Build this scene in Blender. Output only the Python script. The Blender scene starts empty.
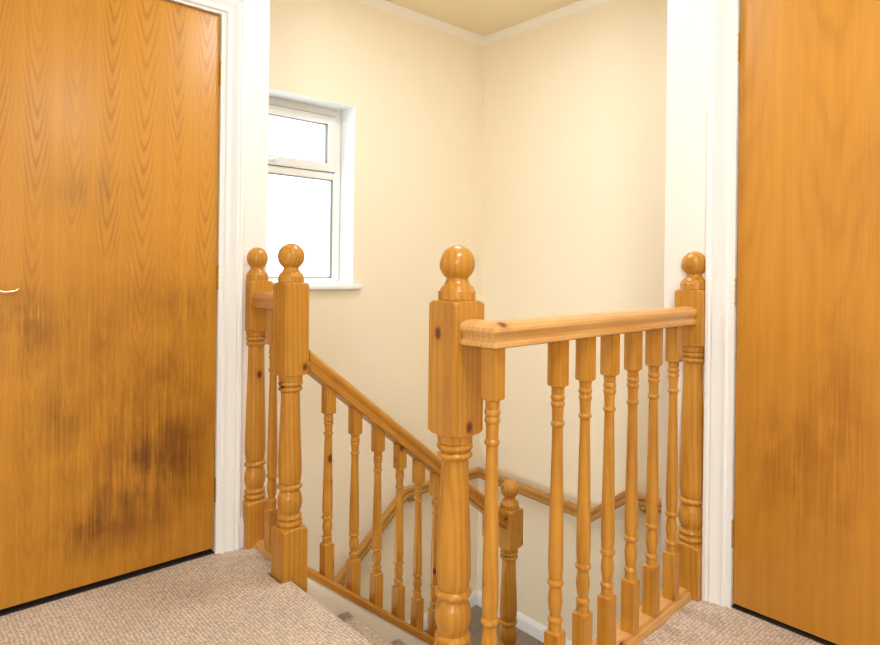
import bpy, bmesh, math, random
from mathutils import Vector, Matrix
PI = math.pi
C = bpy.context.scene.collection
SC = bpy.context.scene

# ------------------------------------------------------------------ node helper
class N:
    def __init__(s, name):
        s.m = bpy.data.materials.new(name); s.m.use_nodes = True
        s.t = s.m.node_tree; s.t.nodes.clear()
        s.out = s.t.nodes.new('ShaderNodeOutputMaterial')
        s.b = s.t.nodes.new('ShaderNodeBsdfPrincipled')
        s.t.links.new(s.b.outputs[0], s.out.inputs[0])
    def put(s, sock, v):
        if isinstance(v, bpy.types.NodeSocket): s.t.links.new(v, sock)
        elif v is not None: sock.default_value = v
    def math(s, op, a, b=None, c=None, clamp=False):
        n = s.t.nodes.new('ShaderNodeMath'); n.operation = op; n.use_clamp = clamp
        s.put(n.inputs[0], a)
        if b is not None: s.put(n.inputs[1], b)
        if c is not None: s.put(n.inputs[2], c)
        return n.outputs[0]
    def vmath(s, op, a, b):
        n = s.t.nodes.new('ShaderNodeVectorMath'); n.operation = op
        s.put(n.inputs[0], a); s.put(n.inputs[1], b); return n.outputs[0]
    def coord(s, kind='Object'):
        return s.t.nodes.new('ShaderNodeTexCoord').outputs[kind]
    def xyz(s, v):
        n = s.t.nodes.new('ShaderNodeSeparateXYZ'); s.put(n.inputs[0], v); return n.outputs
    def comb(s, x, y, z):
        n = s.t.nodes.new('ShaderNodeCombineXYZ')
        for i, q in enumerate((x, y, z)): s.put(n.inputs[i], q)
        return n.outputs[0]
    def rand(s):
        return s.t.nodes.new('ShaderNodeObjectInfo').outputs['Random']
    def noise(s, v, scale=1, detail=2, rough=.5, dist=0):
        n = s.t.nodes.new('ShaderNodeTexNoise'); s.put(n.inputs['Vector'], v)
        n.inputs['Scale'].default_value = scale; n.inputs['Detail'].default_value = detail
        n.inputs['Roughness'].default_value = rough; n.inputs['Distortion'].default_value = dist
        return n.outputs[0]
    def voro(s, v, scale=1, rnd=1, feature='F1'):
        n = s.t.nodes.new('ShaderNodeTexVoronoi'); n.feature = feature
        s.put(n.inputs['Vector'], v); n.inputs['Scale'].default_value = scale
        n.inputs['Randomness'].default_value = rnd
        return n.outputs
    def white(s, v):
        n = s.t.nodes.new('ShaderNodeTexWhiteNoise'); n.noise_dimensions = '1D'
        s.put(n.inputs['W'], v); return n.outputs[0]
    def ramp(s, f, pts):
        n = s.t.nodes.new('ShaderNodeValToRGB'); s.put(n.inputs[0], f)
        e = n.color_ramp.elements
        while len(e) < len(pts): e.new(.5)
        for i, (p, c) in enumerate(pts):
            e[i].position = p; e[i].color = (c, c, c, 1) if isinstance(c, (int, float)) else (*c, 1)
        return n.outputs[0]
    def mix(s, f, a, b, mode='MIX'):
        n = s.t.nodes.new('ShaderNodeMix'); n.data_type = 'RGBA'; n.blend_type = mode
        s.put(n.inputs[0], f)
        for k, v in ((6, a), (7, b)):
            s.put(n.inputs[k], v if isinstance(v, bpy.types.NodeSocket) else (*v, 1))
        return n.outputs[2]
    def bump(s, h, strength=.3, dist=.002):
        n = s.t.nodes.new('ShaderNodeBump'); s.put(n.inputs['Height'], h)
        n.inputs['Strength'].default_value = strength; n.inputs['Distance'].default_value = dist
        s.t.links.new(n.outputs[0], s.b.inputs['Normal'])
    def set(s, **k):
        for a, v in k.items():
            s.put(s.b.inputs[a.replace('_', ' ')], v)
        return s.m

def lin(r, g, b):
    f = lambda c: (c/255/12.92) if c/255 <= .04045 else ((c/255+.055)/1.055)**2.4
    return (f(r), f(g), f(b))

def plain(name, col, rough=.5, metal=0, bumps=0):
    n = N(name)
    n.set(Base_Color=(*col, 1), Roughness=rough, Metallic=metal)
    if bumps: n.bump(n.noise(n.coord(), 60, 4), bumps, .002)
    return n.m

# lacquered pine; axis = local axis the grain runs along
def pine(name, axis, light, dark, knot=.78, seed=0.0):
    n = N(name)
    o = n.xyz(n.coord())
    r = n.math('MULTIPLY_ADD', n.rand(), 37.0, seed)
    a, b, c = {'Z': (0, 1, 2), 'X': (1, 2, 0)}[axis]
    x, y, z = o[a], o[b], n.math('ADD', o[c], r)
    x2 = n.math('ADD', x, n.math('MULTIPLY', r, .31))
    wob = n.noise(n.comb(n.math('MULTIPLY', x2, 5), n.math('MULTIPLY', y, 5), n.math('MULTIPLY', z, 2.2)), 1, 3)
    # growth rings of a log whose heart lies outside the post
    cx = n.math('ADD', x, .075); cy = n.math('ADD', y, n.math('MULTIPLY_ADD', n.rand(), .08, -.02))
    rr = n.math('SQRT', n.math('ADD', n.math('MULTIPLY', cx, cx), n.math('MULTIPLY', cy, cy)))
    rr = n.math('ADD', rr, n.math('MULTIPLY', z, .012))
    ph = n.math('MULTIPLY_ADD', wob, 10.0, n.math('MULTIPLY', rr, 420.0))
    ring = n.math('MULTIPLY_ADD', n.math('SINE', ph), .5, .5)
    fine = n.noise(n.comb(n.math('MULTIPLY', x2, 260), n.math('MULTIPLY', y, 260), n.math('MULTIPLY', z, 9)), 1, 3, .6)
    blot = n.noise(n.comb(n.math('MULTIPLY', x2, 9), n.math('MULTIPLY', y, 9), n.math('MULTIPLY', z, 4)), 1, 3, .6)
    f = n.math('ADD', n.math('MULTIPLY', n.math('POWER', ring, 2.0), .24), n.math('MULTIPLY', fine, .38))
    f = n.math('ADD', f, n.math('MULTIPLY_ADD', blot, .7, -.28), clamp=True)
    col = n.mix(f, light, dark)
    # knots
    vv = n.comb(n.math('MULTIPLY', x2, 13), n.math('MULTIPLY', y, 13), n.math('MULTIPLY', z, 9))
    v = n.voro(vv, 1, 1)
    gate = n.math('GREATER_THAN', n.xyz(v['Color'])[0], knot)
    d = n.math('ADD', v['Distance'], n.math('MULTIPLY_ADD', fine, .05, -.025))
    kn = n.math('MULTIPLY', n.ramp(d, [(.09, 1), (.165, 0)]), gate)
    halo = n.math('MULTIPLY', n.ramp(d, [(.1, 1), (.34, 0)]), gate)
    col = n.mix(n.math('MULTIPLY', halo, .45), col, lin(170, 88, 25))
    col = n.mix(n.math('MULTIPLY', kn, .9), col, lin(82, 32, 12))
    n.bump(fine, .05, .001)
    return n.set(Base_Color=col, Roughness=n.math('MULTIPLY_ADD', fine, .12, .24), Coat_Weight=.12, Coat_Roughness=.15, Specular_IOR_Level=.35)

# oak-veneered flush door: x across the leaf, z up
def oak(name, light, dark, P, B, A, contrast, streak, stains, warm=0.0, seed=0.0, ao=0.0):
    n = N(name)
    x, y, z = n.xyz(n.coord())
    xs = n.math('ADD', x, seed)
    drift = n.noise(n.comb(n.math('MULTIPLY', xs, 2.0), 3.3, n.math('MULTIPLY', z, .55)), 1, 2)
    u = n.math('DIVIDE', n.math('ADD', xs, n.math('MULTIPLY_ADD', drift, .09, -.045)), P)
    leaf = n.math('FLOOR', u)
    m = n.math('ABSOLUTE', n.math('SUBTRACT', n.math('FRACT', u), .5))
    mr = m
    m = n.math('SQRT', n.math('MULTIPLY_ADD', m, m, .010))
    off = n.white(leaf)
    wob = n.noise(n.comb(n.math('MULTIPLY', xs, 16), 1.7, n.math('MULTIPLY', z, 2.6)), 1, 3)
    val = n.math('SUBTRACT', n.math('MULTIPLY', z, B), n.math('MULTIPLY', m, n.math('MULTIPLY_ADD', off, A*.5, A*.75)))
    val = n.math('ADD', val, n.math('MULTIPLY_ADD', wob, 1.7, n.math('MULTIPLY', off, 9)))
    band = n.math('MULTIPLY_ADD', n.math('SINE', n.math('MULTIPLY', val, 2*PI)), .5, .5)
    band = n.math('POWER', band, 2.2)
    band = n.math('MULTIPLY', band, n.ramp(mr, [(.12, 1), (.46, .12)]))
    band = n.math('MULTIPLY', band, n.ramp(n.noise(n.comb(n.math('MULTIPLY', xs, 5), 8.1, n.math('MULTIPLY', z, 2.2)), 1, 2), [(.35, .25), (.62, 1)]))
    band = n.math('MULTIPLY', band, n.ramp(n.math('MULTIPLY', z, .5), [(.36, .35), (.6, 1)]))
    fine = n.noise(n.comb(n.math('MULTIPLY', xs, 330), 0, n.math('MULTIPLY', z, 5)), 1, 3, .65)
    med = n.noise(n.comb(n.math('MULTIPLY', xs, 38), 0, n.math('MULTIPLY', z, .8)), 1, 3, .6)
    f = n.math('MULTIPLY_ADD', band, contrast, n.math('MULTIPLY', fine, .40))
    f = n.math('ADD', f, n.math('MULTIPLY_ADD', med, streak, -.45*streak-.05), clamp=True)
    col = n.mix(f, light, dark)
    # worn, water-marked patches with their own outline
    for (cx, cz, rx, rz, amt, c) in stains:
        dx = n.math('DIVIDE', n.math('SUBTRACT', x, cx), rx); dz = n.math('DIVIDE', n.math('SUBTRACT', z, cz), rz)
        d = n.math('SQRT', n.math('ADD', n.math('MULTIPLY', dx, dx), n.math('MULTIPLY', dz, dz)))
        body = n.ramp(d, [(.15, 1), (1.0, 0)])
        tear = n.noise(n.comb(n.math('MULTIPLY', xs, 120), cz*7, n.math('MULTIPLY', z, 4.2)), 1, 4, .65)
        blob = n.noise(n.comb(n.math('MULTIPLY', xs, 11), cx*9, n.math('MULTIPLY', z, 8)), 1, 3, .6)
        k = n.math('MULTIPLY', n.ramp(n.math('MULTIPLY_ADD', tear, .6, n.math('MULTIPLY', blob, .5)), [(.44, 0), (.66, 1)]), body)
        col = n.mix(n.math('MULTIPLY', k, amt), col, c)
    n.bump(fine, .04, .001)
    return n.set(Base_Color=col, Roughness=n.math('MULTIPLY_ADD', fine, .12, .34), Coat_Weight=.05, Coat_Roughness=.3, Specular_IOR_Level=.5)

def painted_wall(name, col, band=None, zc=2.6):
    n = N(name)
    p = n.coord()
    nz = n.noise(p, 2.3, 4, .6)
    c = n.mix(n.math('MULTIPLY_ADD', nz, .5, -.1, clamp=True), col, tuple(v*.93 for v in col))
    if band:
        z = n.xyz(p)[2]
        w = n.math('MULTIPLY_ADD', n.noise(p, 9, 4, .65), .06, z)
        e = n.ramp(n.math('SUBTRACT', w, zc-.055), [(.02, 0), (.035, 1)])
        c = n.mix(e, c, band)
    n.bump(n.noise(p, 130, 3), .05, .002)
    return n.set(Base_Color=c, Roughness=.62)

def carpet_mat(name, light, dark, grey=None, edge=None):
    n = N(name)
    p = n.coord()
    x, y, z = n.xyz(p)
    rot = n.comb(n.math('ADD', x, n.math('MULTIPLY', n.noise(p, 3, 2), .02)), n.math('ADD', y, n.math('MULTIPLY', n.noise(p, 2.4, 2), .02)), z)
    v = n.voro(rot, 92, .35)
    loop = n.ramp(v['Distance'], [(.12, 1), (.62, 0)])
    bit = n.xyz(v['Color'])[1]
    big = n.noise(p, 3.5, 3, .6)
    f = n.math('MULTIPLY_ADD', n.math('SUBTRACT', 1.0, loop), .75, n.math('MULTIPLY_ADD', bit, .18, n.math('MULTIPLY_ADD', big, .35, -.25)), clamp=True)
    col = n.mix(f, light, dark)
    if grey:      # greyer pile colour on the upward faces of the stair
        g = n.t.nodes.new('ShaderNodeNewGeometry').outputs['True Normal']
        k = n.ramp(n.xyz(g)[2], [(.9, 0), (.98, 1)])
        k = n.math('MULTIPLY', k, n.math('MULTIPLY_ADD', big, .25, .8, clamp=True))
        if edge:   # greyer tone limited to a band along the side string
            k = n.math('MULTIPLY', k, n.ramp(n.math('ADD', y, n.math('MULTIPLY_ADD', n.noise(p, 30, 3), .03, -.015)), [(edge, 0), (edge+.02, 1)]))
        col = n.mix(k, col, n.mix(f, *grey))
    n.bump(n.math('ADD', loop, n.math('MULTIPLY', n.noise(p, 420, 2), .3)), .7, .004)
    return n.set(Base_Color=col, Roughness=.95, Sheen_Weight=.15)

PL, PD = lin(208, 152, 58), lin(150, 87, 15)
M = dict(
    post=pine('pine_post', 'Z', PL, PD, .34),
    rail=pine('pine_rail', 'X', lin(204, 146, 56), lin(150, 87, 16), .86, 5.0),
    worn_rail=pine('worn_pine_rail', 'X', lin(226, 182, 116), lin(180, 116, 44), .9, 5.0),
    wall_rail=pine('pine_wall_rail', 'X', lin(192, 142, 70), lin(150, 98, 34), .93, 9.0),
    base=pine('pine_base', 'X', lin(220, 172, 106), lin(188, 132, 68), .93, 3.0),
    cream=painted_wall('cream_wall', lin(242, 229, 203), lin(246, 240, 228)),
    offwhite=painted_wall('off_white_wall', lin(243, 238, 232)),
    ceil=plain('ceiling_paint', lin(244, 230, 196), .7, 0, .05),
    gloss=plain('white_gloss', lin(240, 243, 244), .32),
    upvc=plain('white_upvc', lin(232, 230, 222), .3),
    seal=plain('grey_seal', lin(120, 118, 112), .6),
    brass=plain('worn_brass', lin(196, 165, 100), .32, .9),
    lever=plain('polished_brass', lin(232, 210, 160), .2, 1.0),
    carpet=carpet_mat('beige_carpet', lin(234, 218, 200), lin(152, 130, 110)),
    stair_carpet=carpet_mat('grey_stair_carpet', lin(234, 218, 200), lin(152, 130, 110), (lin(164, 148, 130), lin(92, 80, 68))),
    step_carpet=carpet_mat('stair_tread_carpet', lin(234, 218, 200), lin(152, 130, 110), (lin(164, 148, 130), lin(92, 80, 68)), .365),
    string=plain('string_paint', lin(244, 240, 232), .4),
    dark=plain('door_gap_shade', lin(40, 30, 22), .9),  # near-black colour that paints the shade under the doors
)
STB = lin(96, 50, 14)
M['oak1'] = oak('oak_door_veneer', lin(210, 149, 46), lin(146, 85, 8), .105, 12.0, 8.5, .42, .5, [
    (-.36, .35, .75, .95, .4, lin(140, 82, 10)), (-.25, .45, .42, .62, .45, lin(118, 66, 12)), (-.395, .20, .15, .14, .85, STB), (-.23, .36, .18, .28, .9, STB), (-.10, .42, .12, .26, .7, STB),
    (-.165, .66, .14, .2, .6, STB), (-.50, .60, .09, .16, .65, STB), (-.60, .86, .12, .16, .75, STB), (-.12, .92, .16, .12, .5, STB), (-.42, .86, .2, .2, .5, lin(140, 80, 20)),
    (-.425, 1.30, .22, .13, .42, lin(120, 84, 44)), (-.30, 1.02, .3, .2, .3, lin(140, 84, 26))])
M['oak2'] = oak('plain_door_veneer', lin(208, 147, 50), lin(150, 88, 12), .27, 4.0, 5.0, .24, .6, [
    (-.112, .50, .05, .22, .6, lin(130, 74, 22)), (-.19, .48, .05, .24, .6, lin(130, 74, 22)), (-.29, .60, .10, .5, .5, lin(140, 80, 24)),
    (-.42, 1.35, .3, .35, .35, lin(160, 96, 34)), (-.28, .62, .12, .3, .35, lin(150, 84, 24)), (-.2, .5, .3, .5, .3, lin(150, 84, 24))], seed=3.1)
g = N('window_glass')
tr = g.t.nodes.new('ShaderNodeBsdfTransparent'); gl = g.t.nodes.new('ShaderNodeBsdfGlossy')
gl.inputs['Roughness'].default_value = .05
mx = g.t.nodes.new('ShaderNodeMixShader'); mx.inputs[0].default_value = .06
tr.inputs[0].default_value = (.97, .985, 1, 1)
g.t.links.new(tr.outputs[0], mx.inputs[1]); g.t.links.new(gl.outputs[0], mx.inputs[2]); g.t.links.new(mx.outputs[0], g.out.inputs[0])
M['glass'] = g.m
g = N('frosted_glass')       # lower pane, lightly obscured
tr = g.t.nodes.new('ShaderNodeBsdfTransparent'); df = g.t.nodes.new('ShaderNodeBsdfTranslucent')
nz = g.noise(g.coord(), 6, 3)
df.inputs[0].default_value = (.9, .95, 1, 1)
mx = g.t.nodes.new('ShaderNodeMixShader'); g.t.links.new(g.math('MULTIPLY_ADD', nz, .25, .3), mx.inputs[0])
tr.inputs[0].default_value = (.93, .97, 1, 1)
g.t.links.new(tr.outputs[0], mx.inputs[1]); g.t.links.new(df.outputs[0], mx.inputs[2]); g.t.links.new(mx.outputs[0], g.out.inputs[0])
M['frost'] = g.m

# ------------------------------------------------------------------ mesh helpers
def finish(bm, angle=32):
    bmesh.ops.recalc_face_normals(bm, faces=bm.faces[:])
    a = math.radians(angle)
    for f in bm.faces: f.smooth = True
    for e in bm.edges:
        if len(e.link_faces) != 2 or e.calc_face_angle(0) > a: e.smooth = False

def obj(name, bm, mat, parent=None, loc=(0, 0, 0), rot=(0, 0, 0), **props):
    finish(bm)
    me = bpy.data.meshes.new(name); bm.to_mesh(me); bm.free()
    me.materials.append(mat)
    o = bpy.data.objects.new(name, me); C.objects.link(o)
    o.location = loc; o.rotation_euler = rot
    if parent: o.parent = parent
    for k, v in props.items(): o[k] = v
    return o

def thing(name, label, cat, loc=(0, 0, 0), rot=(0, 0, 0), group=None):
    o = bpy.data.objects.new(name, None); C.objects.link(o)
    o.empty_display_size = .1
    o.location = loc; o.rotation_euler = rot
    o['label'] = label; o['category'] = cat
    if group: o['group'] = group
    return o

def struct(name, bm, mat, label, cat, loc=(0, 0, 0)):
    return obj(name, bm, mat, None, loc, kind='structure', label=label, category=cat)

def box(bm, x0, x1, y0, y1, z0, z1, bev=0):
    vs = [bm.verts.new((x, y, z)) for x in (x0, x1) for y in (y0, y1) for z in (z0, z1)]
    q = [(0, 1, 3, 2), (4, 6, 7, 5), (0, 4, 5, 1), (2, 3, 7, 6), (0, 2, 6, 4), (1, 5, 7, 3)]
    fs = [bm.faces.new([vs[i] for i in f]) for f in q]
    if bev:
        es = list({e for f in fs for e in f.edges})
        bmesh.ops.bevel(bm, geom=es, offset=bev, segments=2, affect='EDGES', profile=.5)
    return bm

def boxes(*bs, bev=0):
    bm = bmesh.new()
    for b in bs: box(bm, *b, bev=bev)
    return bm

def prism(poly, lo, hi, axis):
    """extrude a 2-D outline between lo and hi along axis"""
    bm = bmesh.new()
    def P(a, b, c):
        return {'X': (c, a, b), 'Y': (a, c, b), 'Z': (a, b, c)}[axis]
    A = [bm.verts.new(P(a, b, lo)) for a, b in poly]; B = [bm.verts.new(P(a, b, hi)) for a, b in poly]
    n = len(poly)
    for i in range(n): bm.faces.new((A[i], A[(i+1) % n], B[(i+1) % n], B[i]))
    bm.faces.new(A[::-1]); bm.faces.new(B)
    return bm

BIG = 9.0
def turned(profile, s, seg=48):
    """square stock of side s turned on a lathe: profile of (z, r), r=BIG leaves the stock square"""
    bm = bmesh.new(); rings = []
    for z, r in profile:
        ring = []
        for k in range(seg):
            t = 2*PI*k/seg; c, sn = math.cos(t), math.sin(t)
            q = min(s/2/max(abs(c), abs(sn)), r, s*.692)
            ring.append(bm.verts.new((q*c, q*sn, z)))
        rings.append(ring)
    for a, b in zip(rings, rings[1:]):
        for k in range(seg):
            bm.faces.new((a[k], a[(k+1) % seg], b[(k+1) % seg], b[k]))
    bm.faces.new(rings[0][::-1]); bm.faces.new(rings[-1])
    return bm

def bead(z0, z1, r, h, n=6):
    return [(z0+(z1-z0)*i/n, r+h*math.sin(PI*i/n)**.8) for i in range(n+1)]
def arch(z0, z1, s, up, n=7):
    """shoulder where square stock meets the turning; up: block below, turning above"""
    out = []
    for i in range(n+1):
        t = i/n
        q = t if up else 1-t
        r = s/2*(.985+.44*math.sqrt(max(0, 1-q*q)))
        out.append((z0+(z1-z0)*t, r))
    return out
def curve(pts, n=6):
    """smooth curve through (z, r) points (Catmull-Rom)"""
    out = []
    for i in range(len(pts)-1):
        p0 = pts[max(i-1, 0)]; p1 = pts[i]; p2 = pts[i+1]; p3 = pts[min(i+2, len(pts)-1)]
        for k in range(n):
            t = k/n
            out.append((p1[0]+(p2[0]-p1[0])*t, .5*(2*p1[1]+(p2[1]-p0[1])*t+(2*p0[1]-5*p1[1]+4*p2[1]-p3[1])*t*t+(3*p1[1]-p0[1]-3*p2[1]+p3[1])*t**3)))
    return out+[pts[-1]]

# ------------------------------------------------------------------ key dimensions (metres, landing carpet at z = 0)
YA, XB, XC, YC, ZC = 2.28, 2.028, 2.98, 2.92, 2.60
XE, YE = 1.136, 1.103                 # ends of the two landing walls
RISE, GO, X0 = .19, .2375, 1.065      # stair
SL = .80                              # pitch of the string and the handrail
NEAR, LEFT, RIGHT, FAR, LOW = (1.006, 1.063), (1.0718, 1.9636), (XB, .995), (1.096, YA), (2.194, 1.946)
ZL1, ZL2, ZG = -5*RISE, -6*RISE, -2.66

# ------------------------------------------------------------------ setting
poly = [(-2.6, -2.6), (XB, -2.6), (XB, .08), (XB+.0595, .08), (XB+.0595, .866), (XB, .866), (XB, .948), (1.981, .948), (1.981, .99), (.959, .99), (.959, 1.11), (1.05, 1.11), (1.05, 1.920),
        (1.021, 1.920), (1.021, 2.014), (1.122, 2.014), (1.122, 2.233), (1.049, 2.233), (1.049, YA), (.948, YA), (.948, YA+.0595), (.17, YA+.0595), (.17, YA), (-2.6, YA)]
struct('floor', prism(poly, -.22, 0, 'Z'), M['carpet'], 'beige loop pile carpet covering the upper landing floor', 'floor')
struct('floor_hall', boxes((-2.6, XC, -2.6, YC, ZG-.1, ZG)), M['carpet'], 'hall floor at the foot of the stairs', 'floor')
struct('ceiling', boxes((-2.7, XC+.1, -2.7, YC+.2, ZC, ZC+.1)), M['ceil'], 'pale yellow ceiling over the stairwell and landing', 'ceiling')

# left landing wall with a recess for the door, returning to the window wall
DX0, DX1, DH = .17, .948, 1.996
struct('wall_left', boxes((-2.6, DX0, YA, YA+.1, -.22, ZC), (DX1, XE, YA, YA+.1, -.22, ZC), (DX0, DX1, YA, YA+.1, DH, ZC),
                          (DX0, DX1, YA+.06, YA+.1, -.22, DH), (XE-.1, XE, YA+.1, YC, -.22, ZC), (-2.6, XE-.1, YA+.1, YC, -.22, -.02)),
       M['offwhite'], 'off-white wall strip beside the left wooden door', 'wall')
DY0, DY1 = .08, .866
struct('wall_right', boxes((XB, XB+.1, DY1, YE, -.22, ZC), (XB, XB+.1, -2.6, DY0, -.22, ZC), (XB, XB+.1, DY0, DY1, DH, ZC),
                           (XB+.06, XB+.1, DY0, DY1, -.22, DH), (XB+.1, XC, YE-.1, YE, -2.6, ZC), (XB, XB+.1, 1.031, YE, -2.6, -.22)),
       M['offwhite'], 'off-white wall strip beside the right wooden door', 'wall')
WX0, WX1, WZ0, WZ1 = 1.20, 1.972, .962, 1.955
struct('wall_far', boxes((-2.6, WX0, YC, YC+.2, ZG, ZC), (WX1, XC+.1, YC, YC+.2, ZG, ZC), (WX0, WX1, YC, YC+.2, ZG, WZ0), (WX0, WX1, YC, YC+.2, WZ1, ZC)),
       M['cream'], 'cream stairwell wall with the small window', 'wall')
struct('wall_stairwell', boxes((XC, XC+.1, -2.6, YC, ZG, ZC)), M['cream'], 'cream stairwell wall to the right of the corner', 'wall')
struct('wall_back', boxes((-2.7, -2.6, -2.7, YC+.2, ZG, ZC), (-2.6, XC+.1, -2.7, -2.6, ZG, ZC)), M['offwhite'], 'off-white landing walls behind the viewer', 'wall')
struct('wall_apron', boxes((1.053, XC, .992, 1.031, ZG, -.02)), M['cream'], 'cream wall below the gallery balustrade', 'wall')

# ------------------------------------------------------------------ window
w = thing('window_1', 'small white plastic window with opening top light in stairwell wall', 'window'); w['kind'] = 'structure'
FY0, FY1 = YC+.135, YC+.185
def ring4(x0, x1, z0, z1, t, y0, y1, bev=.004):
    return boxes((x0, x0+t, y0, y1, z0, z1), (x1-t, x1, y0, y1, z0, z1), (x0+t, x1-t, y0, y1, z0, z0+t), (x0+t, x1-t, y0, y1, z1-t, z1), bev=bev)
bm = ring4(WX0, WX1-.004, WZ0-.008, WZ1-.002, .05, FY0, FY1)
box(bm, WX0+.05, WX1-.054, FY0, FY1, 1.555, 1.605, bev=.004)
obj('window_frame', bm, M['upvc'], w)
sx0, sx1 = WX0+.044, WX1-.048
sash = obj('top_sash', ring4(sx0, sx1, 1.598, WZ1-.046, .046, FY0-.014, FY1-.008), M['upvc'], w)
obj('seal', ring4(sx0-.004, sx1+.004, 1.594, WZ1-.042, .007, FY0-.004, FY0+.004, 0), M['seal'], sash)
obj('pane', boxes((sx0+.044, sx1-.044, FY0+.018, FY0+.024, 1.642, WZ1-.09)), M['glass'], sash)
obj('glazing_bead', ring4(sx0+.043, sx1-.043, 1.641, WZ1-.089, .006, FY0-.004, FY0+.018, 0), M['seal'], sash)
bm = boxes((1.47, 1.555, FY0-.040, FY0-.030, 1.622, 1.630), (1.545, 1.565, FY0-.032, FY0-.014, 1.616, 1.634), bev=.003)
obj('latch', bm, M['gloss'], sash)
obj('pane', boxes((WX0+.048, WX1-.052, FY0+.018, FY0+.024, WZ0+.040, 1.557)), M['frost'], w)
obj('glazing_bead', ring4(WX0+.049, WX1-.053, WZ0+.041, 1.556, .006, FY0+.002, FY0+.018, 0), M['seal'], w)
obj('reveal_lining', boxes((WX1-.003, WX1, YC+.001, FY0, WZ0, WZ1), (WX0, WX1, YC+.001, FY0, WZ1-.003, WZ1), (WX0, WX0+.003, YC+.001, FY0, WZ0, WZ1)), M['gloss'], w)
obj('window_sill', boxes((WX0-.05, WX1+.038, YC-.035, YC-.0005, WZ0-.016, WZ0+.008), (WX0, WX1-.001, YC-.0005, FY0+.01, WZ0+.001, WZ0+.026), bev=.005), M['gloss'], w)

# ------------------------------------------------------------------ doors, architraves, skirting
def hinge(parent, x, y, z, axis):
    bm = bmesh.new()
    r = bmesh.ops.create_cone(bm, cap_ends=True, segments=14, radius1=.0045, radius2=.0045, depth=.09, matrix=Matrix.Translation((x, y, z)))
    for k in range(-2, 3):
        bmesh.ops.create_cone(bm, cap_ends=True, segments=14, radius1=.0052, radius2=.0052, depth=.002, matrix=Matrix.Translation((x, y, z+k*.018)))
    return obj('hinge', bm, M['brass'], parent)

d = thing('door_1', 'oak veneer door on the left with dark water-stained lower half', 'door', (.941, YA, 0)); d['kind'] = 'structure'
obj('door_leaf', boxes((-.762, 0, .004, .044, .020, 1.986), bev=.0015), M['oak1'], d)
for z in (.235, 1.02, 1.775): hinge(d, .004, -.001, z, 'x')
h = obj('door_handle', boxes((-.742, -.702, -.006, .004, .90, 1.06), bev=.003), M['lever'], d)
bm = bmesh.new()
pts = [(-.722, 0, .985), (-.722, -.045, .985), (-.705, -.052, .984), (-.68, -.053, .980), (-.655, -.053, .977), (-.635, -.053, .979), (-.622, -.053, .987)]
def tube(bm, pts, r, seg=12):
    rings = []
    P = [Vector(p) for p in pts]
    for i, p in enumerate(P):
        t = (P[min(i+1, len(P)-1)]-P[max(i-1, 0)]).normalized()
        a = t.orthogonal().normalized(); 
        if rings: a = (rings[-1][1]-t*rings[-1][1].dot(t)).normalized()
        b = t.cross(a); rr = r[i] if isinstance(r, (list, tuple)) else r
        rings.append(([bm.verts.new(p+(a*math.cos(2*PI*k/seg)+b*math.sin(2*PI*k/seg))*rr) for k in range(seg)], a))
    for (A, _), (B, _) in zip(rings, rings[1:]):
        for k in range(seg): bm.faces.new((A[k], A[(k+1) % seg], B[(k+1) % seg], B[k]))
    bm.faces.new(rings[0][0][::-1]); bm.faces.new(rings[-1][0])
    return bm
obj('lever', tube(bm, pts, [.009, .009, .008, .007, .006, .0055, .004]), M['lever'], h)

d2 = thing('door_2', 'plain brown wood veneer door on the right', 'door', (XB, .858, 0), (0, 0, PI/2)); d2['kind'] = 'structure'
obj('door_leaf', boxes((-.762, 0, -.044, -.004, .015, 1.986), bev=.0015), M['oak2'], d2)
for z in (.235, 1.0, 1.775): hinge(d2, .005, .001, z, 'y')

# lining, architrave with an ogee face: section (across, out)
SEC = [(0, 0), (0, .010), (.004, .014), (.010, .014), (.012, .011), (.018, .011), (.026, .013), (.036, .019), (.044, .022), (.048, .019), (.052, .019), (.056, .023), (.066, .023), (.069, .020), (.069, 0)]
def trim_door(name, label, x_in0, x_in1, ztop, to_world):
    bm = bmesh.new()
    n = len(SEC)
    def loop(path):  # path gives for each station a function of (a) -> (u, z)
        rows = []
        for st in path:
            rows.append([bm.verts.new(to_world(*st(a), o)) for a, o in SEC])
        for A, B in zip(rows, rows[1:]):
            for k in range(n-1): bm.faces.new((A[k], A[k+1], B[k+1], B[k]))
        bm.faces.new(rows[0]); bm.faces.new(rows[-1][::-1])
    loop([lambda a: (x_in1+a, 0), lambda a: (x_in1+a, ztop+a), lambda a: (x_in0-a, ztop+a), lambda a: (x_in0-a, 0)])
    return bm
# architrave 1 on the left wall (u = x, out = -y); architrave 2 on the right wall (u = y, out = -x)
a1 = trim_door('trim_1', '', DX0+.006, .962, DH+.004, lambda u, z, o: (u, YA-.0005-o, z))
box(a1, .944, .9645, YA-.006, YA-.0005, 0, DH+.010); box(a1, .944, .9475, YA-.0005, YA+.05, 0, DH);box(a1, DX0, DX0+.008, YA-.004, YA+.05, 0, DH); box(a1, DX0, .944, YA-.006, YA+.05, DH-.006, DH-.0005); box(a1, DX0, .944, YA-.006, YA-.0005, DH-.0005, DH+.010)
struct('trim_1', a1, M['gloss'], 'white moulded door frame around the stained left door', 'door frame')
a2 = trim_door('trim_2', '', DY0+.006, .880, DH+.004, lambda u, z, o: (XB-.0005-o, u, z))
box(a2, XB-.006, XB-.0005, .862, .8825, 0, DH+.010); box(a2, XB-.0005, XB+.05, .862, .8655, 0, DH);box(a2, XB-.004, XB+.05, DY0, DY0+.008, 0, DH); box(a2, XB-.006, XB+.05, DY0, .862, DH-.006, DH-.0005)
struct('trim_2', a2, M['gloss'], 'white moulded door frame around the plain right door', 'door frame')

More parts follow.
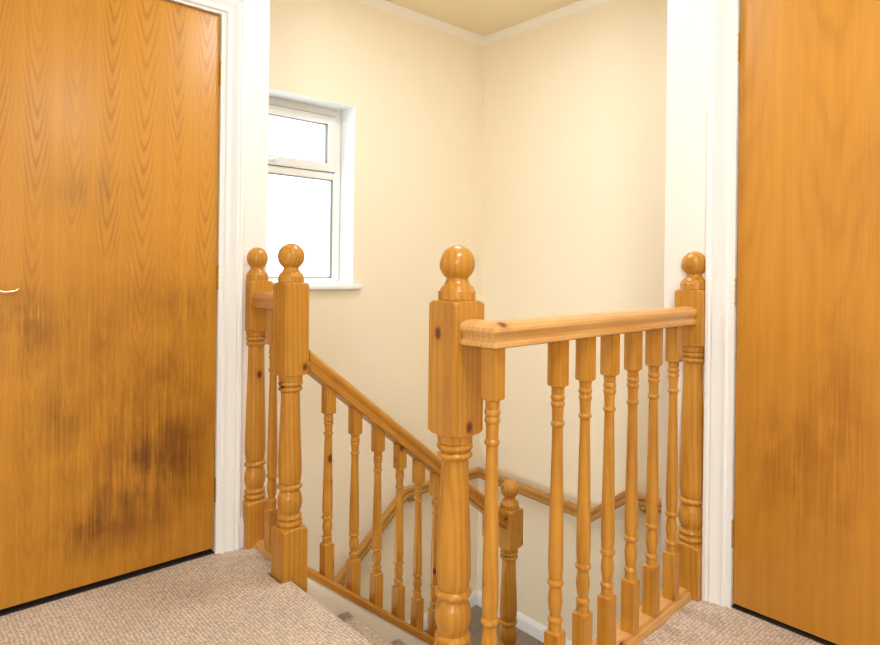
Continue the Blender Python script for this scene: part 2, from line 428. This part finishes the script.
struct('gap_shade_left', boxes((DX0+.009, .9435, YA+.003, YA+.059, .0005, .006)), M['dark'], 'dark strip painting the shade under the stained left door', 'painted gap shade')  # strip added to darken the gap below the leaf, shade as colour
struct('gap_shade_right', boxes((XB+.003, XB+.059, DY0+.009, .8615, .0005, .006)), M['dark'], 'dark strip painting the shade under the plain right door', 'painted gap shade')  # same painted shade in the gap of the right door
def skirt_sec(h=.092, t=.016):
    return [(0, 0), (t, 0), (t, h*.72), (t*.8, h*.76), (t*.85, h*.8), (t*.45, h*.93), (t*.25, h), (0, h)]
def skirt(x0, y0, x1, y1, z, nx, ny, h=.092):
    bm = bmesh.new(); A = []; B = []
    for o, q in skirt_sec(h):
        A.append(bm.verts.new((x0+nx*o, y0+ny*o, z+q))); B.append(bm.verts.new((x1+nx*o, y1+ny*o, z+q)))
    n = len(A)
    for k in range(n): bm.faces.new((A[k], A[(k+1) % n], B[(k+1) % n], B[k]))
    bm.faces.new(A[::-1]); bm.faces.new(B)
    return bm
struct('baseboard_left', prism([(YA-.0005, 0), (YA-.015, 0), (YA-.015, .085), (YA-.009, .1), (YA-.005, .115), (YA-.0005, .115)], 1.0315, 1.0485, 'X'), M['gloss'], 'short end of white skirting between left door frame and half newel', 'skirting')
struct('baseboard_far', skirt(2.11, YC-.0005, XC-.0005, YC-.0005, ZL2, 0, -1), M['gloss'], 'white skirting board below the window wall on the lower landing', 'skirting')
struct('baseboard_right', skirt(XC-.0005, 1.92, XC-.0005, YC-.017, ZL2, -1, 0), M['gloss'], 'white skirting board on the right stairwell wall at lower landing', 'skirting')
struct('baseboard_upper', skirt(XC-.0005, 1.14, XC-.0005, 1.89, ZL1, -1, 0), M['gloss'], 'white skirting board on the right stairwell wall one step higher', 'skirting')

# ------------------------------------------------------------------ staircase
st = thing('staircase', 'carpeted staircase going down from the landing with white side string', 'stairs', (X0, 1.5, 0))
def sobj(name, bm, mat):
    bmesh.ops.translate(bm, verts=bm.verts[:], vec=(-X0, -1.5, 0)); return obj(name, bm, mat, st)
def step_section(xn, z, xb, below):
    """tread with rounded nosing at xn, back edge at xb, riser face under the nose"""
    s = 1 if xn > xb else -1
    p = [(xb, z)]
    for k in range(7):
        t = PI/2*(1-k/3)
        p.append((xn-s*.016+s*.016*math.cos(t), z-.016+.016*math.sin(t)))
    p += [(xn-s*.022, z-.034), (xn-s*.022, z-below), (xb, z-below)]
    return p
sobj('top_riser', prism([(1.051, -.001), (1.058, -.001), (X0, -.012), (X0, -.03), (1.058, -.036), (1.058, -RISE+.0), (1.051, -RISE)], 1.11, 1.919, 'Y'), M['carpet'])
for i in range(1, 5):
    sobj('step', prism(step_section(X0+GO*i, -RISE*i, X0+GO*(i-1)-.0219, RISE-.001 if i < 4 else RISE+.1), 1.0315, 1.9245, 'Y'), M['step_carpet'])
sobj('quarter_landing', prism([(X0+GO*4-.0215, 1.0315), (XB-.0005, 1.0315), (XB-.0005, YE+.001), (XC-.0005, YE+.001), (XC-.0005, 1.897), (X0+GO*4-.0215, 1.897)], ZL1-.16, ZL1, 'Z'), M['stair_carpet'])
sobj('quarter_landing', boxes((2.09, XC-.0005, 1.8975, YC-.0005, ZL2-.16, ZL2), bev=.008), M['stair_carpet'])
for i in range(1, 8):
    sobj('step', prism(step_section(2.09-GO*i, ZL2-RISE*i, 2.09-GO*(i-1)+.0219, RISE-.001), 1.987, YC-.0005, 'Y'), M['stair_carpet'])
def ztop(x): return .018-SL*(x-1.132)      # top of the string capping
sx, ex = 1.1155, LOW[0]-.0475
sobj('string_board', prism([(sx, ztop(sx)-.034), (ex, ztop(ex)-.034), (ex, ztop(ex)-.34), (sx, ztop(sx)-.34)], 1.926, 1.986, 'Y'), M['string'])

# ------------------------------------------------------------------ newel posts
S = .092
def newel_profile(base, zb, zt):
    """base: (bottom z, top z of base block); turned part up to zb; top block zb..zt"""
    b0, b1 = base
    f = lambda t: b1+.522*t
    p = [(b0, BIG), (b1-.017, BIG)] + arch(b1-.016, b1, S, True)
    p += [(f(.008), .0400)] + bead(f(.010), f(.05), .0375, .0065) + bead(f(.052), f(.086), .0350, .0070)
    p += curve([(f(.09), .0335), (f(.125), .0395), (f(.165), .0422), (f(.205), .0395), (f(.240), .0325)])
    p += bead(f(.246), f(.288), .0335, .0095)
    zs = f(.293); w = zb-.058-zs
    p += curve([(zs, .0365), (zs+.08*w, .0400), (zs+.18*w, .0403), (zs+.42*w, .0380), (zs+.72*w, .0342), (zb-.058, .0315)], 8)
    p += bead(zb-.056, zb-.038, .034, .0075) + bead(zb-.037, zb-.019, .036, .0065) + [(zb-.018, .0405), (zb-.0005, .041)]
    p += arch(zb, zb+.016, S, False) + [(zb+.017, BIG), (zt-.017, BIG)] + arch(zt-.016, zt, S, True)
    return p
def finial_profile(z, R=.042):
    p = [(z-.001, .040), (z, .0425), (z+.002, .0438), (z+.020, .0438), (z+.022, .0425)]
    p += curve([(z+.023, .0415), (z+.030, .0385), (z+.037, .0315), (z+.045, .0270), (z+.051, .0258)], 4)
    a0 = -math.acos(.0258/R); c = z+.051+math.sqrt(R*R-.0258**2)
    for k in range(15):
        t = a0+(PI/2-a0)*k/14.3
        p.append((c+R*math.sin(t), max(R*math.cos(t), .0004)))
    return p
def half(bm, normal):
    geom = bm.verts[:]+bm.edges[:]+bm.faces[:]
    r = bmesh.ops.bisect_plane(bm, geom=geom, plane_co=Vector(normal)*.0006, plane_no=normal, clear_inner=True, dist=1e-6)
    ed = [e for e in r['geom_cut'] if isinstance(e, bmesh.types.BMEdge)]
    bmesh.ops.holes_fill(bm, edges=ed)
    return bm
NG = 'turned pine newel posts with ball tops'
def newel(label, xy, base, zb, zt, cut=None, R=.042, lean=(0, 0)):
    t = thing('newel_post', label, 'newel post', (xy[0], xy[1], base[0]), (lean[0], lean[1], 0), group=NG)
    for nm, prof in (('turned_post', newel_profile(base, zb, zt)), ('ball_finial', finial_profile(zt, R))):
        bm = turned([(z-base[0], r) for z, r in prof], S if nm == 'turned_post' else .2, 64)
        if cut: half(bm, cut)
        obj(nm, bm, M['post'], t)
    return t
newel('large pine newel post in the middle foreground at gallery rail end', NEAR, (-.22, .175), .681, .990)
newel('pine newel post at top of the stair handrail, left of the opening', (LEFT[0]+.004, LEFT[1]-.0035), (-.22, .168), .69, 1.009, None, .0462, (-.0037, -.0041))
newel('half newel post fixed to the wall beside the right door frame', RIGHT, (.0, .168), .818, 1.004, (-1, 0, 0))
newel('half newel post fixed to the wall beside the left door frame', FAR, (.0, .168), .816, 1.010, (0, -1, 0))
newel('small lower newel post at the foot of the stair handrail', LOW, (ZL2, -.70), -.214, -.036)

# ------------------------------------------------------------------ balustrades
SB = .0385
def baluster_mesh(L0, b, t, top):
    """L0: bottom offset below 0; b: top of base block; t: bottom of top block; top: upper end"""
    L = t-b; f = lambda q: b+L*q
    p = [(L0, BIG), (b-.0075, BIG)] + arch(b-.007, b, SB, True, 5)
    p += [(f(.004), .0165), (f(.034), .0155)] + bead(f(.036), f(.058), .0155, .003, 5)
    p += curve([(f(.062), .0128), (f(.085), .0150), (f(.122), .0178), (f(.16), .0158), (f(.182), .0140)], 4)
    p += bead(f(.185), f(.212), .0160, .0045, 5)
    p += curve([(f(.216), .0165), (f(.26), .0182), (f(.36), .0178), (f(.5), .0164), (f(.68), .0145), (f(.832), .0130)], 5)
    p += bead(f(.835), f(.859), .0135, .0040, 5)
    p += curve([(f(.863), .0134), (f(.885), .0138), (f(.912), .0146)], 3)
    p += bead(f(.915), f(.940), .0145, .0030, 5)+bead(f(.943), f(.968), .0150, .0028, 5)+[(f(.97), .0155), (f(.996), .0160)]
    p += arch(t, t+.007, SB, False, 5)+[(t+.0075, BIG), (top, BIG)]
    return turned(p, SB, 32)
RAILSEC = [(-.030, 0), (.030, 0), (.036, .004), (.036, .011), (.030, .015), (.0275, .022), (.029, .028), (.0345, .033), (.0375, .040), (.0365, .048),
           (.031, .055), (.020, .060), (.007, .062), (-.007, .062), (-.020, .060), (-.031, .055), (-.0365, .048), (-.0375, .040), (-.0345, .033), (-.029, .028), (-.0275, .022), (-.030, .015), (-.036, .011), (-.036, .004)]
def rail_mesh(x0, x1, sec=RAILSEC, sk0=0.0, sk1=0.0):
    """rail along local x; sk shears an end so it meets an upright post (dx per dz)"""
    bm = bmesh.new()
    A = [bm.verts.new((x0+sk0*z, y, z)) for y, z in sec]; B = [bm.verts.new((x1+sk1*z, y, z)) for y, z in sec]
    n = len(sec)
    for k in range(n): bm.faces.new((A[k], A[(k+1) % n], B[(k+1) % n], B[k]))
    bm.faces.new(A[::-1]); bm.faces.new(B)
    return bm
def sweep(pts, sec):
    """sweep a section along a polyline with mitred joints (section: sideways, up)"""
    bm = bmesh.new(); P = [Vector(p) for p in pts]; rows = []
    for i, p in enumerate(P):
        a = (p-P[i-1]).normalized() if i else None
        b = (P[i+1]-p).normalized() if i < len(P)-1 else None
        d = a or b
        side = Vector((d.y, -d.x, 0)).normalized(); up = side.cross(d)
        nrm = ((a+b).normalized() if a and b else d)
        row = []
        for s_, u_ in sec:
            v = side*s_+up*u_
            v = v-d*(v.dot(nrm)/d.dot(nrm))
            row.append(bm.verts.new(p+v))
        rows.append(row)
    n = len(sec)
    for A, B in zip(rows, rows[1:]):
        for k in range(n): bm.faces.new((A[k], A[(k+1) % n], B[(k+1) % n], B[k]))
    bm.faces.new(rows[0][::-1]); bm.faces.new(rows[-1])
    return bm
BG = 'pine balustrades around the stairwell'
def balusters(parent, me_bm, places):
    first = None
    for p in places:
        if first is None:
            first = obj('baluster', me_bm, M['post'], parent, p)
        else:
            o = first.copy(); C.objects.link(o); o.parent = parent; o.location = p

# gallery run from the near newel to the half newel on the right
gx0, gy0, gx1, gy1 = 1.009, .9485, XB-.0475, .999
ga = math.atan2(gy1-gy0, gx1-gx0); gl = math.hypot(gx1-gx0, gy1-gy0)
g = thing('balustrade', 'level pine balustrade in front running from the large newel to right door', 'balustrade', (gx0, gy0, 0), (0, 0, ga), BG)
fy = NEAR[1]-.0475-gy0
obj('handrail', sweep([(fy*math.sin(ga), fy, 0), (0, 0, 0), (gl, 0, 0)], [(y, z*.93) for y, z in RAILSEC]), M['worn_rail'], g, (0, 0, .891))
BASESEC = [(-.030, 0), (-.030, .010), (-.027, .017), (-.021, .021), (-.017, .019), (-.015, .027), (.045, .027), (.045, 0)]
obj('base_rail', rail_mesh(.0, gl, BASESEC), M['base'], g, (0, 0, .0005))
bal = baluster_mesh(.0275, .173, .776, .8915)
balusters(g, bal, [((x-gx0)/math.cos(ga), .0, 0) for x in (1.0095, 1.257, 1.381, 1.503, 1.632, 1.760, 1.893)])

# short run on the left, between the half newel and the stair-top newel
sy0, sy1, sxc = YA-.0465, LEFT[1]+.0495, 1.092
g = thing('balustrade', 'short pine balustrade on the left between two newels beside the door', 'balustrade', (sxc, sy0, 0), (0, 0, -PI/2), BG)
obj('handrail', rail_mesh(0, sy0-sy1), M['rail'], g, (0, 0, .908))
obj('base_rail', rail_mesh(0, sy0-sy1, [(y*.8+.008, z*.8) for y, z in BASESEC]), M['base'], g, (0, 0, .0005))
bal = baluster_mesh(.0275, .176, .776, .9085)
balusters(g, bal, [(sy0-2.128, 0, 0)])

# raking run down the flight
th = math.atan(SL)
hx0, hx1 = LEFT[0]+.0505, LOW[0]-.0465
yr = 1.955
g = thing('balustrade', 'sloping pine stair balustrade going down to the small lower newel', 'balustrade', (hx0, yr, 0), (0, 0, 0), BG)
def railz(x): return .695-SL*(x-1.133)     # underside of the handrail
ln = (hx1-hx0)/math.cos(th)
obj('handrail', rail_mesh(0, ln, RAILSEC, -math.tan(th), -math.tan(th)), M['rail'], g, (0, 0, railz(hx0)), (0, th, 0))
CAP = [(-.034, 0), (-.034, .018), (-.028, .026), (.028, .026), (.034, .018), (.034, 0)]
obj('base_rail', rail_mesh(0, ln, CAP, -math.tan(th), -math.tan(th)), M['rail'], g, (0, 0, ztop(hx0)-.033), (0, th, 0))
bal = baluster_mesh(-.018, .125, .590, .69)
balusters(g, bal, [(x-hx0, 0, ztop(x)) for x in (1.222, 1.338, 1.444, 1.552, 1.650, 1.744, 1.85, 2.062)])

# ------------------------------------------------------------------ handrail on the stairwell walls
wr = thing('wall_handrail', 'pine handrail fixed around the stairwell walls on brass brackets', 'handrail', (2.92, 2.86, ZL2))
WSEC = [(-.018, -.028), (.018, -.028), (.022, -.022), (.022, -.010), (.017, -.004), (.017, .002), (.022, .008), (.022, .020), (.015, .028), (-.015, .028), (-.022, .020), (-.022, .008), (-.017, .002), (-.017, -.004), (-.022, -.010), (-.022, -.022)]
zr, zu = -.246, -.092
ry, rx = YC-.058, XC-.058
path = [(1.12, ry, zr-.84*1.19), (2.31, ry, zr), (rx, ry, zr-.004), (rx, 2.0, zr-.03), (rx, 1.775, zu-.01), (rx, 1.16, zu-.01)]
bm = sweep(path, WSEC); bmesh.ops.translate(bm, verts=bm.verts[:], vec=(-2.92, -2.86, -ZL2))
obj('rail', bm, M['wall_rail'], wr)
def bracket(x, y, z, nx, ny):
    bm = bmesh.new()
    a = (x, y, z-.030); b = (x, y, z-.05); c = (x+nx*.02, y+ny*.02, z-.066); e = (x+nx*.0455, y+ny*.0455, z-.068)
    tube(bm, [a, b, c, e], .006, 10)
    rot = Vector((0, 0, 1)).rotation_difference(Vector((nx, ny, 0))).to_matrix().to_4x4()
    bmesh.ops.create_cone(bm, cap_ends=True, segments=20, radius1=.020, radius2=.022, depth=.012, matrix=Matrix.Translation((x+nx*.051, y+ny*.051, z-.068)) @ rot)
    box(bm, x-.012, x+.012, y-.012, y+.012, z-.034, z-.0285)
    bmesh.ops.translate(bm, verts=bm.verts[:], vec=(-2.92, -2.86, -ZL2))
    obj('bracket', bm, M['brass'], wr)
bracket(1.62, ry, zr-.84*.69-.008, 0, 1); bracket(2.40, ry, zr, 0, 1)
bracket(rx, 2.07, zr-.028, 1, 0); bracket(rx, 1.70, zu-.01, 1, 0)

# ------------------------------------------------------------------ light
def area(name, loc, rot, size, power, col, spread=PI, shape='DISK'):
    l = bpy.data.lights.new(name, 'AREA'); l.shape = shape; l.size = size; l.energy = power; l.color = col; l.spread = spread
    o = bpy.data.objects.new(name, l); C.objects.link(o); o.location = loc; o.rotation_euler = rot
    return o
area('ceiling_lamp', (.62, .12, 2.54), (0, 0, 0), .45, 22, (.93, .965, 1))
p = bpy.data.lights.new('lamp_glow', 'POINT'); p.energy = 6; p.color = (.93, .965, 1); p.shadow_soft_size = .12
o = bpy.data.objects.new('lamp_glow', p); C.objects.link(o); o.location = (.62, .12, 2.3)
area('stairwell_fill', (1.75, 1.75, 2.56), (0, 0, 0), .5, 18, (.90, .955, 1))  # unseen light added to brighten the stairwell walls
l = area('lower_stair_fill', (.1, 2.42, -1.0), (0, 0, 0), .5, 16, (.93, .97, 1))  # added fill, out of view, lifting the lower stairwell walls
l.rotation_euler = Vector((1, .05, .12)).to_track_quat('-Z', 'Y').to_euler()
# unseen broad fill light added behind the viewer
l = area('rear_fill', (-2.3, -2.3, 1.75), (0, 0, 0), 1.3, 104, (.89, .95, 1), PI, 'SQUARE')
l.rotation_euler = Vector((1, 1.05, -.06)).to_track_quat('-Z', 'Y').to_euler()
wl = bpy.data.lights.new('window_portal', 'AREA'); wl.shape = 'RECTANGLE'; wl.size = WX1-WX0; wl.size_y = WZ1-WZ0; wl.cycles.is_portal = True
o = bpy.data.objects.new('window_portal', wl); C.objects.link(o); o.location = ((WX0+WX1)/2, YC+.22, (WZ0+WZ1)/2); o.rotation_euler = (PI/2, 0, PI)
o.rotation_euler = (-PI/2, 0, 0)

wd = bpy.data.worlds.new('overcast_sky'); SC.world = wd; wd.use_nodes = True
bg = wd.node_tree.nodes['Background']; bg.inputs[0].default_value = (.90, .96, 1, 1); bg.inputs[1].default_value = 4.0

# ------------------------------------------------------------------ camera
F, YAW, ROLL, HOR = 630.4, 48.134, .01239, 269.37
cam = bpy.data.cameras.new('camera'); co = bpy.data.objects.new('camera', cam); C.objects.link(co)
cam.sensor_fit = 'HORIZONTAL'; cam.sensor_width = 36; cam.lens = F/880*36
cam.shift_y = -(322.5-HOR)/880; cam.clip_start = .02
co.location = (0, 0, 1.06)
a = math.radians(YAW)
fwd = Vector((math.cos(a), math.sin(a), 0)); right = Vector((math.sin(a), -math.cos(a), 0)); up = Vector((0, 0, 1))
r2 = right*math.cos(ROLL)+up*math.sin(ROLL)*1; u2 = up*math.cos(ROLL)-right*math.sin(ROLL)
m = Matrix((r2, u2, -fwd)).transposed().to_4x4(); m.translation = co.location
co.matrix_world = m
SC.camera = co

SC.view_settings.view_transform = 'Standard'; SC.view_settings.look = 'None'
SC.view_settings.exposure = 0.0; SC.view_settings.gamma = 1; SC.view_settings.use_curve_mapping = False
SC.cycles.use_denoising = True
SC.cycles.max_bounces = 10; SC.cycles.diffuse_bounces = 6
